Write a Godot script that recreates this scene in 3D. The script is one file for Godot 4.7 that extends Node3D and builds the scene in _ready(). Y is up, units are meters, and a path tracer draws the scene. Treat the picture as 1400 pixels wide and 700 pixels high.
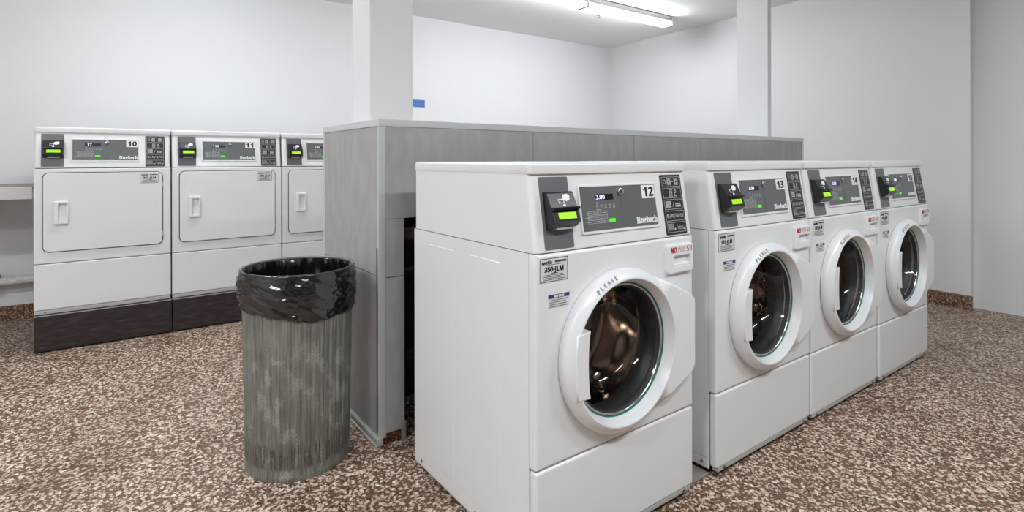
extends Node3D

# ------------------------------------------------------------------ layout (metres; y up; washers face +z)
const SIDE := 0.6            # share of a lamp's light that leaves through each side of its cover
const LEFTROW := 3.0         # strength of the lamps over the open floor
const BACKROW := 0.77         # strength of the lamps behind the partition
const FRONTROW := 2.6        # and of those over the aisle in front
const W := 0.680            # width of a machine
const PITCH := 0.687
const DEPTH := 0.716
const CEIL := 2.64
const BACK := -4.09
const TILT := 0.1613        # lean of the control console
const SEAM := 0.876         # height of the console's lower edge on a washer
const DOOR := Vector3(0.315, 0.568, 0.0)

var M := {}
var count := {}
var rng := RandomNumberGenerator.new()
var sans: SystemFont
var bold: SystemFont
var serif: SystemFont

func _ready() -> void:
	rng.seed = 7
	camera_and_light()
	fonts()
	materials()
	room()
	partition()
	columns()
	light_fixtures()
	washers()
	dryers()
	trash_can()
	counter()
	small_things()

# ------------------------------------------------------------------ camera, environment, lights
func camera_and_light() -> void:
	var cam := Camera3D.new()
	cam.name = "camera"
	var f := 748.22
	cam.projection = Camera3D.PROJECTION_FRUSTUM
	cam.near = 0.1
	cam.far = 60.0
	cam.size = 0.1 * 700.0 / f
	cam.frustum_offset = Vector2(0.0, -0.1 * (350.0 - 218.77) / f)
	cam.position = Vector3(-0.9073, 1.1276, 1.1281)
	cam.basis = Basis(Vector3.UP, -0.6339) * Basis(Vector3.BACK, -0.0016)
	add_child(cam)
	cam.current = true
	var we := WorldEnvironment.new()
	we.name = "environment"
	var e := Environment.new()
	e.background_mode = Environment.BG_COLOR
	e.background_color = Color(0, 0, 0)
	e.tonemap_mode = Environment.TONE_MAPPER_LINEAR
	e.tonemap_exposure = 1.40
	e.sdfgi_enabled = true
	e.ssao_enabled = true
	e.ssil_enabled = true
	we.environment = e
	add_child(we)

# ------------------------------------------------------------------ node helpers
func mi(called: String, mesh: Mesh, mat: Material, parent: Node, at := Vector3.ZERO) -> MeshInstance3D:
	var o := MeshInstance3D.new()
	o.name = called
	o.mesh = mesh
	o.material_override = mat
	o.position = at
	o.cast_shadow = GeometryInstance3D.SHADOW_CASTING_SETTING_ON
	parent.add_child(o, true)
	return o

func numbered(called: String) -> String:
	count[called] = count.get(called, -1) + 1
	return called if count[called] == 0 else "%s_%03d" % [called, count[called]]

func tag(o: Node, label: String, category: String, group := "") -> void:
	o.set_meta("label", label)
	o.set_meta("category", category)
	if group:
		o.set_meta("group", group)

func thing(called: String, label: String, category: String, at := Vector3.ZERO, group := "") -> Node3D:
	var o := Node3D.new()
	o.name = numbered(called)
	o.position = at
	add_child(o)
	tag(o, label, category, group)
	return o

func struct(called: String, mesh: Mesh, mat: Material, at := Vector3.ZERO) -> MeshInstance3D:
	var o := mi(called, mesh, mat, self, at)
	o.set_meta("kind", "structure")
	return o

# ------------------------------------------------------------------ mesh helpers
# collects triangles; corners that share a place and a smooth group share a normal weighted by area
class Shape:
	var pos := PackedVector3Array()
	var uvs := PackedVector2Array()
	var grp := PackedInt32Array()
	var group := 0
	var uv := Vector2.ZERO
	func set_smooth_group(g: int) -> void:
		group = g
	func set_uv(v: Vector2) -> void:
		uv = v
	func add_vertex(p: Vector3) -> void:
		pos.append(p)
		uvs.append(uv)
		grp.append(group)
	func mesh() -> ArrayMesh:
		var nor := PackedVector3Array()
		nor.resize(pos.size())
		var sums := {}
		for t in range(0, pos.size(), 3):
			var n := (pos[t + 2] - pos[t]).cross(pos[t + 1] - pos[t])
			for k in 3:
				nor[t + k] = n
				if grp[t + k] >= 0:
					var key := Vector4i(roundi(pos[t + k].x * 1e5), roundi(pos[t + k].y * 1e5), roundi(pos[t + k].z * 1e5), grp[t + k])
					sums[key] = sums.get(key, Vector3.ZERO) + n
		for i in pos.size():
			if grp[i] >= 0:
				nor[i] = sums[Vector4i(roundi(pos[i].x * 1e5), roundi(pos[i].y * 1e5), roundi(pos[i].z * 1e5), grp[i])]
			nor[i] = nor[i].normalized() if nor[i].length_squared() > 0.0 else Vector3.UP
		var arr := []
		arr.resize(Mesh.ARRAY_MAX)
		arr[Mesh.ARRAY_VERTEX] = pos
		arr[Mesh.ARRAY_NORMAL] = nor
		arr[Mesh.ARRAY_TEX_UV] = uvs
		var m := ArrayMesh.new()
		m.add_surface_from_arrays(Mesh.PRIMITIVE_TRIANGLES, arr)
		return m

func begin() -> Shape:
	return Shape.new()

func done(st: Shape) -> ArrayMesh:
	return st.mesh()

func tri(st: Shape, a: Vector3, b: Vector3, c: Vector3) -> void:   # counter-clockwise from outside
	st.add_vertex(a)
	st.add_vertex(c)
	st.add_vertex(b)

func quad(st: Shape, a: Vector3, b: Vector3, c: Vector3, d: Vector3) -> void:
	tri(st, a, b, c)
	tri(st, a, c, d)

# joins closed loops of equal length; groups[i] is the smooth group of strip i (-1 = flat)
func strips(st: Shape, loops: Array, groups: Array = [], closed := true) -> void:
	for k in loops.size() - 1:
		var g: int = groups[k] if k < groups.size() else (groups[-1] if groups.size() else 1)
		st.set_smooth_group(g if g >= 0 else -1)
		var p: PackedVector3Array = loops[k]
		var q: PackedVector3Array = loops[k + 1]
		var n := p.size()
		for i in (n if closed else n - 1):
			var j := (i + 1) % n
			quad(st, p[i], p[j], q[j], q[i])

func cap(st: Shape, loop: PackedVector3Array, flip := false) -> void:
	st.set_smooth_group(-1)
	var c := Vector3.ZERO
	for p in loop:
		c += p
	c /= loop.size()
	for i in loop.size():
		var j := (i + 1) % loop.size()
		if flip:
			tri(st, c, loop[j], loop[i])
		else:
			tri(st, c, loop[i], loop[j])

func at_z(poly: PackedVector2Array, z: float) -> PackedVector3Array:
	var out := PackedVector3Array()
	for p in poly:
		out.append(Vector3(p.x, p.y, z))
	return out

func at_y(poly: PackedVector2Array, y: float) -> PackedVector3Array:   # polygon in (x, -z)
	var out := PackedVector3Array()
	for p in poly:
		out.append(Vector3(p.x, y, -p.y))
	return out

func circle(c: Vector2, r: float, n := 64) -> PackedVector2Array:
	var out := PackedVector2Array()
	for i in n:
		out.append(c + Vector2.from_angle(TAU * i / n) * r)
	return out

func rrect(x0: float, y0: float, x1: float, y1: float, r := 0.0, k := 4) -> PackedVector2Array:
	if r <= 0.0:
		return PackedVector2Array([Vector2(x0, y0), Vector2(x1, y0), Vector2(x1, y1), Vector2(x0, y1)])
	var out := PackedVector2Array()
	var cs := [Vector2(x1 - r, y0 + r), Vector2(x1 - r, y1 - r), Vector2(x0 + r, y1 - r), Vector2(x0 + r, y0 + r)]
	for c in 4:
		for i in k + 1:
			out.append(cs[c] + Vector2.from_angle(-PI / 2 + c * PI / 2 + PI / 2 * i / k) * r)
	return out

func inset(poly: PackedVector2Array, d: float) -> PackedVector2Array:
	var out := PackedVector2Array()
	var n := poly.size()
	for i in n:
		var a := (poly[i] - poly[(i + n - 1) % n]).normalized()
		var b := (poly[(i + 1) % n] - poly[i]).normalized()
		var na := Vector2(-a.y, a.x)
		var nb := Vector2(-b.y, b.x)
		var m := (na + nb).normalized()
		out.append(poly[i] + m * d / maxf(0.35, m.dot(na)))
	return out

# a flat plate: polygon in xy from z0 to z1, its front edge rounded by r
func plate_into(st: Shape, poly: PackedVector2Array, z0: float, z1: float, r := 0.0, back := true) -> void:
	var loops := [at_z(poly, z0)]
	if r > 0.0:
		for i in 4:
			var a := PI / 2 * i / 3.0
			loops.append(at_z(inset(poly, r * (1.0 - cos(a))), z1 - r + r * sin(a)))
	else:
		loops.append(at_z(poly, z1))
	strips(st, loops, [2, 2] if poly.size() > 8 else [-1, 3])
	cap(st, loops[-1])
	if back:
		cap(st, loops[0], true)

func plate(poly: PackedVector2Array, z0: float, z1: float, r := 0.0) -> ArrayMesh:
	var st := begin()
	plate_into(st, poly, z0, z1, r)
	return done(st)

func box_into(st: Shape, a: Vector3, b: Vector3) -> void:
	st.set_smooth_group(-1)
	var loops := [at_z(rrect(a.x, a.y, b.x, b.y), a.z), at_z(rrect(a.x, a.y, b.x, b.y), b.z)]
	strips(st, loops, [-1])
	quad(st, loops[1][0], loops[1][1], loops[1][2], loops[1][3])
	quad(st, loops[0][3], loops[0][2], loops[0][1], loops[0][0])

func box(a: Vector3, b: Vector3) -> ArrayMesh:
	var st := begin()
	box_into(st, a, b)
	return done(st)

# rounded box between two corners
func rbox_into(st: Shape, a: Vector3, b: Vector3, r: float, k := 2) -> void:
	var c := (a + b) / 2.0
	var h := (b - a) / 2.0
	st.set_smooth_group(5)
	for axis in 3:
		var u := (axis + 1) % 3
		var v := (axis + 2) % 3
		var lu := PackedFloat32Array()
		var lv := PackedFloat32Array()
		for i in k + 1:
			var t := r * tan(PI / 4 * (1.0 - float(i) / k))
			lu.append(-(h[u] - r) - t)
			lv.append(-(h[v] - r) - t)
		for i in k + 1:
			var t := r * tan(PI / 4 * float(i) / k)
			lu.append(h[u] - r + t)
			lv.append(h[v] - r + t)
		for s in [-1.0, 1.0]:
			var pt := func(x: float, y: float) -> Vector3:
				var p := Vector3.ZERO
				p[axis] = s * h[axis]
				p[u] = x
				p[v] = y
				var q := Vector3(clampf(p.x, -(h.x - r), h.x - r), clampf(p.y, -(h.y - r), h.y - r), clampf(p.z, -(h.z - r), h.z - r))
				return c + q + (p - q).normalized() * r
			for i in lu.size() - 1:
				for j in lv.size() - 1:
					var p0: Vector3 = pt.call(lu[i], lv[j])
					var p1: Vector3 = pt.call(lu[i + 1], lv[j])
					var p2: Vector3 = pt.call(lu[i + 1], lv[j + 1])
					var p3: Vector3 = pt.call(lu[i], lv[j + 1])
					if s > 0:
						quad(st, p0, p1, p2, p3)
					else:
						quad(st, p3, p2, p1, p0)

func rbox(a: Vector3, b: Vector3, r: float, k := 2) -> ArrayMesh:
	var st := begin()
	rbox_into(st, a, b, r, k)
	return done(st)

# turned about the z axis through c; profile of (radius, z)
func lathe_z(c: Vector2, prof: Array, n := 72, groups: Array = [], st: Shape = null) -> ArrayMesh:
	var own := st == null
	if own:
		st = begin()
	var loops := []
	for p in prof:
		loops.append(at_z(circle(c, maxf(p.x, 0.0005), n), p.y))
	strips(st, loops, groups if groups.size() else [1])
	return done(st) if own else null

func tube_into(st: Shape, pts: Array, r: float, n := 12) -> void:
	var loops := []
	for i in pts.size():
		var d: Vector3 = (pts[mini(i + 1, pts.size() - 1)] - pts[maxi(i - 1, 0)]).normalized()
		var up := Vector3.UP if absf(d.y) < 0.9 else Vector3.RIGHT
		var x := up.cross(d).normalized()
		var y := d.cross(x)
		var loop := PackedVector3Array()
		for k in n:
			loop.append(pts[i] + (x * cos(TAU * k / n) + y * sin(TAU * k / n)) * r)
		loops.append(loop)
	strips(st, loops, [4])
	cap(st, loops[-1])
	cap(st, loops[0], true)

func tube(pts: Array, r: float, n := 12) -> ArrayMesh:
	var st := begin()
	tube_into(st, pts, r, n)
	return done(st)

# the same polar sampling of two outlines round one centre, so that they can be joined
func polar(polys: Array, c: Vector2, n := 72) -> Array:
	var angles := []
	for i in n:
		angles.append(TAU * i / n)
	for poly in polys:
		if poly.size() <= 24:
			for p in poly:
				angles.append(fposmod((p - c).angle(), TAU))
	angles.sort()
	var keep := []
	for a in angles:
		if keep.is_empty() or a - keep[-1] > 1e-4:
			keep.append(a)
	var out := []
	for poly in polys:
		var loop := PackedVector2Array()
		for a in keep:
			var d := Vector2.from_angle(a)
			var best := 0.0
			for i in poly.size():
				var p: Vector2 = poly[i] - c
				var q: Vector2 = poly[(i + 1) % poly.size()] - c
				var e := q - p
				var den := d.cross(e)
				if absf(den) < 1e-9:
					continue
				var t := p.cross(e) / den
				var s := p.cross(d) / den
				if t > 0.0 and s > -1e-4 and s < 1.0001:
					best = maxf(best, t)
			loop.append(c + d * best)
		out.append(loop)
	return out

# a sheet with an opening: outer outline, opening, thickness z0..z1, rounded outer front edge
func pierced(outer: PackedVector2Array, hole: PackedVector2Array, c: Vector2, z0: float, z1: float, r: float, deep := 0.0, closed := false, n := 72) -> ArrayMesh:
	var pr := polar([outer, hole], c, n)
	var o: PackedVector2Array = pr[0]
	var h: PackedVector2Array = pr[1]
	var lo := Vector2(1e9, 1e9)
	var hi := Vector2(-1e9, -1e9)
	for p in outer:
		lo = lo.min(p)
		hi = hi.max(p)
	var square := outer.size() == 4
	var loops := [at_z(o, z0)]
	var groups := [2]
	for i in 4:
		var a := PI / 2 * i / 3.0
		var d := r * (1.0 - cos(a))
		var l := PackedVector2Array()
		for p in o:
			if square:
				l.append(p.clamp(lo + Vector2(d, d), hi - Vector2(d, d)))
			else:
				l.append(p - (p - c).normalized() * d)
		loops.append(at_z(l, z1 - r + r * sin(a)))
		if i < 3:
			groups.append(2)
	loops.append(at_z(h, z1))
	groups.append(3)
	loops.append(at_z(h, z1 - (deep if deep > 0.0 else z1 - z0)))
	groups.append(6)
	var st := begin()
	strips(st, loops, groups)
	if closed:
		cap(st, loops[-1])
	return done(st)

func rect_into(st: Shape, x0: float, y0: float, x1: float, y1: float, z := 0.0) -> void:
	st.set_smooth_group(-1)
	quad(st, Vector3(x0, y0, z), Vector3(x1, y0, z), Vector3(x1, y1, z), Vector3(x0, y1, z))

func frame_into(st: Shape, x0: float, y0: float, x1: float, y1: float, t: float, z := 0.0) -> void:
	rect_into(st, x0, y0, x1, y0 + t, z)
	rect_into(st, x0, y1 - t, x1, y1, z)
	rect_into(st, x0, y0 + t, x0 + t, y1 - t, z)
	rect_into(st, x1 - t, y0 + t, x1, y1 - t, z)

func ring_into(st: Shape, c: Vector2, r0: float, r1: float, z := 0.0, n := 16) -> void:
	st.set_smooth_group(-1)
	for i in n:
		var a := Vector2.from_angle(TAU * i / n)
		var b := Vector2.from_angle(TAU * (i + 1) / n)
		var p := c + a * r1
		var q := c + b * r1
		var s := c + b * r0
		var t := c + a * r0
		quad(st, Vector3(p.x, p.y, z), Vector3(q.x, q.y, z), Vector3(s.x, s.y, z), Vector3(t.x, t.y, z))

func slash_into(st: Shape, a: Vector2, b: Vector2, t: float, z := 0.0) -> void:
	st.set_smooth_group(-1)
	var n := (b - a).normalized().orthogonal() * t / 2.0
	quad(st, Vector3(a.x + n.x, a.y + n.y, z), Vector3(a.x - n.x, a.y - n.y, z), Vector3(b.x - n.x, b.y - n.y, z), Vector3(b.x + n.x, b.y + n.y, z))

# ------------------------------------------------------------------ lettering
func fonts() -> void:
	sans = SystemFont.new()
	sans.font_names = PackedStringArray(["Droid Sans"])
	bold = SystemFont.new()
	bold.font_names = PackedStringArray(["Droid Sans"])
	bold.font_weight = 700
	serif = SystemFont.new()
	serif.font_names = PackedStringArray(["Droid Serif"])
	serif.font_weight = 700

var letter_cache := {}

# heavy lettering: the outline laid down a few times, a stroke's fraction apart
func letters(words: String, height: float, font: Font) -> ArrayMesh:
	var key := [words, height, font]
	if letter_cache.has(key):
		return letter_cache[key]
	var t := TextMesh.new()
	t.text = words
	t.font = font
	t.font_size = 32
	t.pixel_size = height / 23.0
	t.depth = 0.0006
	t.curve_step = 2.0
	var st := SurfaceTool.new()
	st.begin(Mesh.PRIMITIVE_TRIANGLES)
	var d := height * 0.03
	var z := 0.0
	for k in ([Vector2.ZERO] if font == sans else [Vector2(-d, -d), Vector2(d, d)]):
		st.append_from(t, 0, Transform3D(Basis(), Vector3(k.x, k.y, z)))
		z += 0.0004
	letter_cache[key] = st.commit()
	return letter_cache[key]

# lettering whose capitals are `height` tall and which spans `width`, centred on `at`
func write(called: String, words: String, height: float, width: float, mat: Material, parent: Node, at: Vector3, font: Font = null) -> MeshInstance3D:
	var t := letters(words, height, font if font else bold)
	var o := mi(called, t, mat, parent, at)
	var w := t.get_aabb().size.x
	if width > 0.0 and w > 0.0:
		o.scale.x = width / w
	return o

# ------------------------------------------------------------------ materials
func mat(called: String, c: Color, rough := 0.5, metal := 0.0) -> StandardMaterial3D:
	var m := StandardMaterial3D.new()
	m.resource_name = called
	m.albedo_color = c
	m.roughness = rough
	m.metallic = metal
	M[called] = m
	return m

func noise_image(n: FastNoiseLite, w: int, h: int) -> Image:
	return n.get_seamless_image(w, h)

func fnl(sd: int, freq: float, oct := 3, kind := FastNoiseLite.TYPE_SIMPLEX_SMOOTH) -> FastNoiseLite:
	var n := FastNoiseLite.new()
	n.seed = sd
	n.frequency = freq
	n.noise_type = kind
	n.fractal_octaves = oct
	return n

func ramp(img: Image, stops: Array) -> ImageTexture:   # grey noise -> colours
	var lut := []
	for i in 256:
		var t := i / 255.0
		var c: Color = stops[-1][1]
		for k in stops.size() - 1:
			if t <= stops[k + 1][0]:
				c = stops[k][1].lerp(stops[k + 1][1], clampf((t - stops[k][0]) / (stops[k + 1][0] - stops[k][0]), 0, 1))
				break
		lut.append([int(c.r * 255), int(c.g * 255), int(c.b * 255)])
	img.convert(Image.FORMAT_L8)
	var d := img.get_data()
	var out := PackedByteArray()
	out.resize(d.size() * 3)
	for i in d.size():
		var l: Array = lut[d[i]]
		out[i * 3] = l[0]
		out[i * 3 + 1] = l[1]
		out[i * 3 + 2] = l[2]
	return ImageTexture.create_from_image(Image.create_from_data(img.get_width(), img.get_height(), false, Image.FORMAT_RGB8, out))

# broken stone chips set in brown cement
func terrazzo_texture() -> ImageTexture:
	var n := 1024
	var base := fnl(3, 0.22, 2).get_seamless_image(n, n)
	base.convert(Image.FORMAT_L8)
	var g := base.get_data()
	var px := PackedByteArray()
	px.resize(n * n * 3)
	for i in n * n:
		var t := 0.45 + 1.1 * g[i] / 255.0
		px[i * 3] = int(minf(255.0, 116 * t))
		px[i * 3 + 1] = int(minf(255.0, 88 * t))
		px[i * 3 + 2] = int(minf(255.0, 71 * t))
	var tones := [[226, 213, 197], [236, 225, 211], [214, 198, 180], [200, 180, 161], [222, 207, 190], [208, 190, 171], [230, 218, 203], [190, 168, 148], [128, 92, 74], [96, 70, 56], [72, 55, 47], [110, 80, 64]]
	var r := RandomNumberGenerator.new()
	r.seed = 11
	for k in 36000:
		var c := Vector2(r.randf() * n, r.randf() * n)
		var size := 1.8 + 3.8 * pow(r.randf(), 1.7)
		var tone: Array = tones[r.randi() % tones.size()]
		var edges := []
		var m := 5
		for i in m:
			var a := TAU * (i + r.randf_range(-0.3, 0.3)) / m
			edges.append([cos(a), sin(a), size * r.randf_range(0.55, 1.0)])
		var b := int(size * 1.5) + 1
		var f := r.randf_range(0.9, 1.08)
		var cr := clampi(int(tone[0] * f), 0, 255)
		var cg := clampi(int(tone[1] * f), 0, 255)
		var cb := clampi(int(tone[2] * f), 0, 255)
		var cx := int(c.x)
		var cy := int(c.y)
		for y in range(-b, b + 1):
			for x in range(-b, b + 1):
				var inside := true
				for ed in edges:
					if x * ed[0] + y * ed[1] > ed[2]:
						inside = false
						break
				if inside:
					var at := (posmod(cy + y, n) * n + posmod(cx + x, n)) * 3
					px[at] = cr
					px[at + 1] = cg
					px[at + 2] = cb
	return ImageTexture.create_from_image(Image.create_from_data(n, n, false, Image.FORMAT_RGB8, px))

# zinc: long vertical streaks, blooms of white oxide, dark blots near the foot
func zinc_texture() -> ImageTexture:
	var w := 1024
	var h := 512
	var streak := fnl(21, 0.11, 3).get_seamless_image(w, 24)
	streak.resize(w, h)
	streak.convert(Image.FORMAT_L8)
	var bloom := fnl(22, 0.012, 5).get_seamless_image(w, h)
	bloom.convert(Image.FORMAT_L8)
	var speck := fnl(23, 0.30, 3).get_seamless_image(w, h)
	speck.convert(Image.FORMAT_L8)
	var s := streak.get_data()
	var b := bloom.get_data()
	var k := speck.get_data()
	var px := PackedByteArray()
	px.resize(w * h * 3)
	for y in h:
		for x in w:
			var i := y * w + x
			var t := 0.80 + 0.34 * (s[i] / 255.0 - 0.5) + 0.14 * (b[i] / 255.0 - 0.5) + 0.22 * (k[i] / 255.0 - 0.5)
			var white := smoothstep(0.50, 0.72, b[i] / 255.0) * smoothstep(0.42, 0.60, k[i] / 255.0) * smoothstep(120.0, 300.0, y + 200.0 * (b[i] / 255.0 - 0.5))
			var blot := smoothstep(0.44, 0.58, s[i] / 255.0) * smoothstep(0.34, 0.5, k[i] / 255.0) * smoothstep(405.0, 440.0, y + 60.0 * (b[i] / 255.0 - 0.5)) * (1.0 - smoothstep(474.0, 486.0, y + 0.0))
			var c := Vector3(160, 158, 150) * t
			c = c.lerp(Vector3(200, 210, 204), white * 0.55)
			c = c.lerp(Vector3(62, 56, 50), blot * 0.8)
			px[i * 3] = clampi(int(c.x), 0, 255)
			px[i * 3 + 1] = clampi(int(c.y), 0, 255)
			px[i * 3 + 2] = clampi(int(c.z), 0, 255)
	return ImageTexture.create_from_image(Image.create_from_data(w, h, false, Image.FORMAT_RGB8, px))

func tri_map(m: StandardMaterial3D, tex: Texture2D, scale: Vector3, world := true) -> void:
	m.albedo_texture = tex
	m.uv1_triplanar = true
	m.uv1_world_triplanar = world
	m.uv1_scale = scale

func materials() -> void:
	mat("enamel", Color(0.90, 0.90, 0.90), 0.32)
	M.enamel.clearcoat_enabled = true
	M.enamel.clearcoat = 0.3
	M.enamel.clearcoat_roughness = 0.12
	mat("plastic", Color(0.905, 0.905, 0.91), 0.3)
	mat("paint", Color(0.92, 0.92, 0.925), 0.75)
	mat("bounce_cut_grey", Color(0.50, 0.48, 0.46), 0.8)  # made-up tone for the unseen front wall, darkened to cut bounced light
	mat("ceiling_paint", Color(0.95, 0.95, 0.95), 0.85)
	var terra := terrazzo_texture()
	mat("terrazzo", Color(1, 1, 1), 0.5)
	tri_map(M.terrazzo, terra, Vector3(0.66, 0.66, 0.66))
	M.terrazzo.detail_enabled = true
	M.terrazzo.detail_blend_mode = BaseMaterial3D.BLEND_MODE_MUL
	M.terrazzo.detail_uv_layer = BaseMaterial3D.DETAIL_UV_2
	M.terrazzo.uv2_triplanar = true
	M.terrazzo.uv2_world_triplanar = true
	M.terrazzo.uv2_scale = Vector3(0.23, 0.23, 0.23)
	M.terrazzo.detail_albedo = ramp(fnl(31, 0.012, 5).get_seamless_image(512, 512), [[0.0, Color(0.82, 0.79, 0.76)], [0.4, Color(0.95, 0.94, 0.93)], [1.0, Color(1, 1, 1)]])
	mat("terrazzo_base", Color(0.80, 0.73, 0.66), 0.55)  # darker tint: part darker polish, part shade put into the colour
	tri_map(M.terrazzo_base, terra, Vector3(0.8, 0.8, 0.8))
	mat("concrete", Color(0.55, 0.52, 0.48), 0.9)
	# laminate of the partition: fine upright streaks and soft cloudy patches
	var lam := fnl(41, 0.02, 5).get_seamless_image(512, 512)
	mat("laminate", Color(1, 1, 1), 0.45)
	tri_map(M.laminate, ramp(lam, [[0.0, Color(0.635, 0.63, 0.62)], [0.4, Color(0.665, 0.655, 0.65)], [0.65, Color(0.685, 0.67, 0.67)], [1.0, Color(0.715, 0.705, 0.70)]]), Vector3(1.6, 0.5, 1.6))
	mat("aluminium", Color(0.86, 0.865, 0.87), 0.34, 0.5)
	mat("steel", Color(0.52, 0.50, 0.48), 0.3, 1.0)
	mat("drum_steel", Color(0.82, 0.77, 0.73), 0.09, 1.0)
	mat("chrome", Color(0.75, 0.76, 0.77), 0.12, 1.0)
	mat("zinc", Color(1, 1, 1), 0.45, 0.3)
	M.zinc.albedo_texture = zinc_texture()
	mat("black_film", Color(0.06, 0.057, 0.06), 0.17)
	M.black_film.metallic_specular = 0.7
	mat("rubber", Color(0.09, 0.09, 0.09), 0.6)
	mat("boot_rubber", Color(0.14, 0.14, 0.14), 0.45)
	mat("teal", Color(0.10, 0.42, 0.38), 0.35)
	mat("grey_plate", Color(0.40, 0.41, 0.42), 0.42)
	mat("display_grey", Color(0.385, 0.395, 0.40), 0.35)
	mat("black_plastic", Color(0.115, 0.115, 0.12), 0.35)
	mat("grey_plastic", Color(0.33, 0.33, 0.35), 0.4)
	mat("led_black", Color(0.07, 0.07, 0.08), 0.25)
	mat("dark_print", Color(0.13, 0.13, 0.13), 0.6)
	mat("grey_print", Color(0.45, 0.45, 0.45), 0.7)
	mat("worn_print", Color(0.60, 0.60, 0.60), 0.7)
	mat("pale_print", Color(0.72, 0.72, 0.73), 0.6)
	mat("white_print", Color(0.93, 0.93, 0.93), 0.5)
	mat("blue_print", Color(0.16, 0.22, 0.45), 0.5)
	mat("sticker", Color(0.84, 0.84, 0.83), 0.5)
	mat("red_print", Color(0.70, 0.10, 0.14), 0.6)
	mat("faded_print", Color(0.84, 0.72, 0.73), 0.6)
	mat("sign_blue", Color(0.33, 0.46, 0.76), 0.5)
	mat("picto_black", Color(0.13, 0.13, 0.13), 0.45)
	mat("plinth_wood", Color(1, 1, 1), 0.42)
	tri_map(M.plinth_wood, ramp(fnl(51, 0.03, 5).get_seamless_image(512, 512), [[0.0, Color(0.13, 0.10, 0.10)], [0.6, Color(0.20, 0.165, 0.165)], [0.85, Color(0.27, 0.23, 0.23)], [1.0, Color(0.40, 0.36, 0.36)]]), Vector3(0.5, 3.2, 0.5))
	mat("plinth_edge", Color(0.62, 0.59, 0.58), 0.5)
	mat("rail_grey", Color(0.70, 0.70, 0.685), 0.5)
	mat("gap_shade", Color(0.16, 0.16, 0.16), 0.8)  # shade in the gaps between parts, put in as a dark colour
	mat("rust", Color(1, 1, 1), 0.9)
	tri_map(M.rust, ramp(fnl(61, 0.05, 4).get_seamless_image(256, 256), [[0.0, Color(0.12, 0.06, 0.04)], [0.5, Color(0.30, 0.15, 0.08)], [0.75, Color(0.52, 0.34, 0.16)], [1.0, Color(0.66, 0.56, 0.42)]]), Vector3(5, 5, 5))
	mat("chase_wood", Color(0.24, 0.17, 0.13), 0.9)
	mat("dark_pipe", Color(0.20, 0.15, 0.12), 0.6)
	mat("copper", Color(0.50, 0.33, 0.24), 0.5, 0.6)
	mat("lagging", Color(1, 1, 1), 0.9)
	tri_map(M.lagging, ramp(fnl(71, 0.06, 4).get_seamless_image(256, 256), [[0.0, Color(0.55, 0.52, 0.50)], [0.35, Color(0.85, 0.84, 0.82)], [1.0, Color(0.95, 0.94, 0.92)]]), Vector3(4, 4, 4))
	mat("counter_top", Color(1, 1, 1), 0.5)
	tri_map(M.counter_top, ramp(fnl(72, 0.05, 4).get_seamless_image(256, 256), [[0.0, Color(0.52, 0.46, 0.42)], [1.0, Color(0.70, 0.64, 0.60)]]), Vector3(3, 3, 3))
	mat("counter_edge", Color(0.86, 0.845, 0.85), 0.4)
	mat("glass", Color(0.25, 0.27, 0.27, 0.02), 0.02)
	M.glass.metallic_specular = 0.38
	M.glass.transparency = BaseMaterial3D.TRANSPARENCY_ALPHA
	mat("screen_glow", Color(0.45, 0.62, 0.06), 0.3)
	M.screen_glow.emission_enabled = true
	M.screen_glow.emission = Color(0.60, 0.85, 0.05)
	M.screen_glow.emission_energy_multiplier = 0.62
	mat("led_glow", Color(0.8, 0.85, 1.0), 0.4)
	M.led_glow.emission_enabled = true
	M.led_glow.emission = Color(0.85, 0.88, 1.0)
	M.led_glow.emission_energy_multiplier = 0.9
	mat("green_glow", Color(0.2, 0.75, 0.1), 0.4)
	M.green_glow.emission_enabled = true
	M.green_glow.emission = Color(0.30, 0.88, 0.10)
	M.green_glow.emission_energy_multiplier = 0.6
	mat("lamp_glow", Color(0.95, 0.95, 0.95), 0.4)
	M.lamp_glow.emission_enabled = true
	M.lamp_glow.emission = Color(0.97, 0.985, 1.0)
	M.lamp_glow.emission_energy_multiplier = 2.0
	mat("fixture_white", Color(0.85, 0.85, 0.84), 0.5)
	mat("fixture_metal", Color(0.55, 0.54, 0.52), 0.45, 0.3)

# ------------------------------------------------------------------ the room
func prism(poly: PackedVector2Array, y0: float, y1: float) -> ArrayMesh:   # footprint in (x, -z), counter-clockwise from above
	var st := begin()
	var loops := [at_y(poly, y0), at_y(poly, y1)]
	strips(st, loops, [-1])
	cap(st, loops[1])
	cap(st, loops[0], true)
	return done(st)

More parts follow.
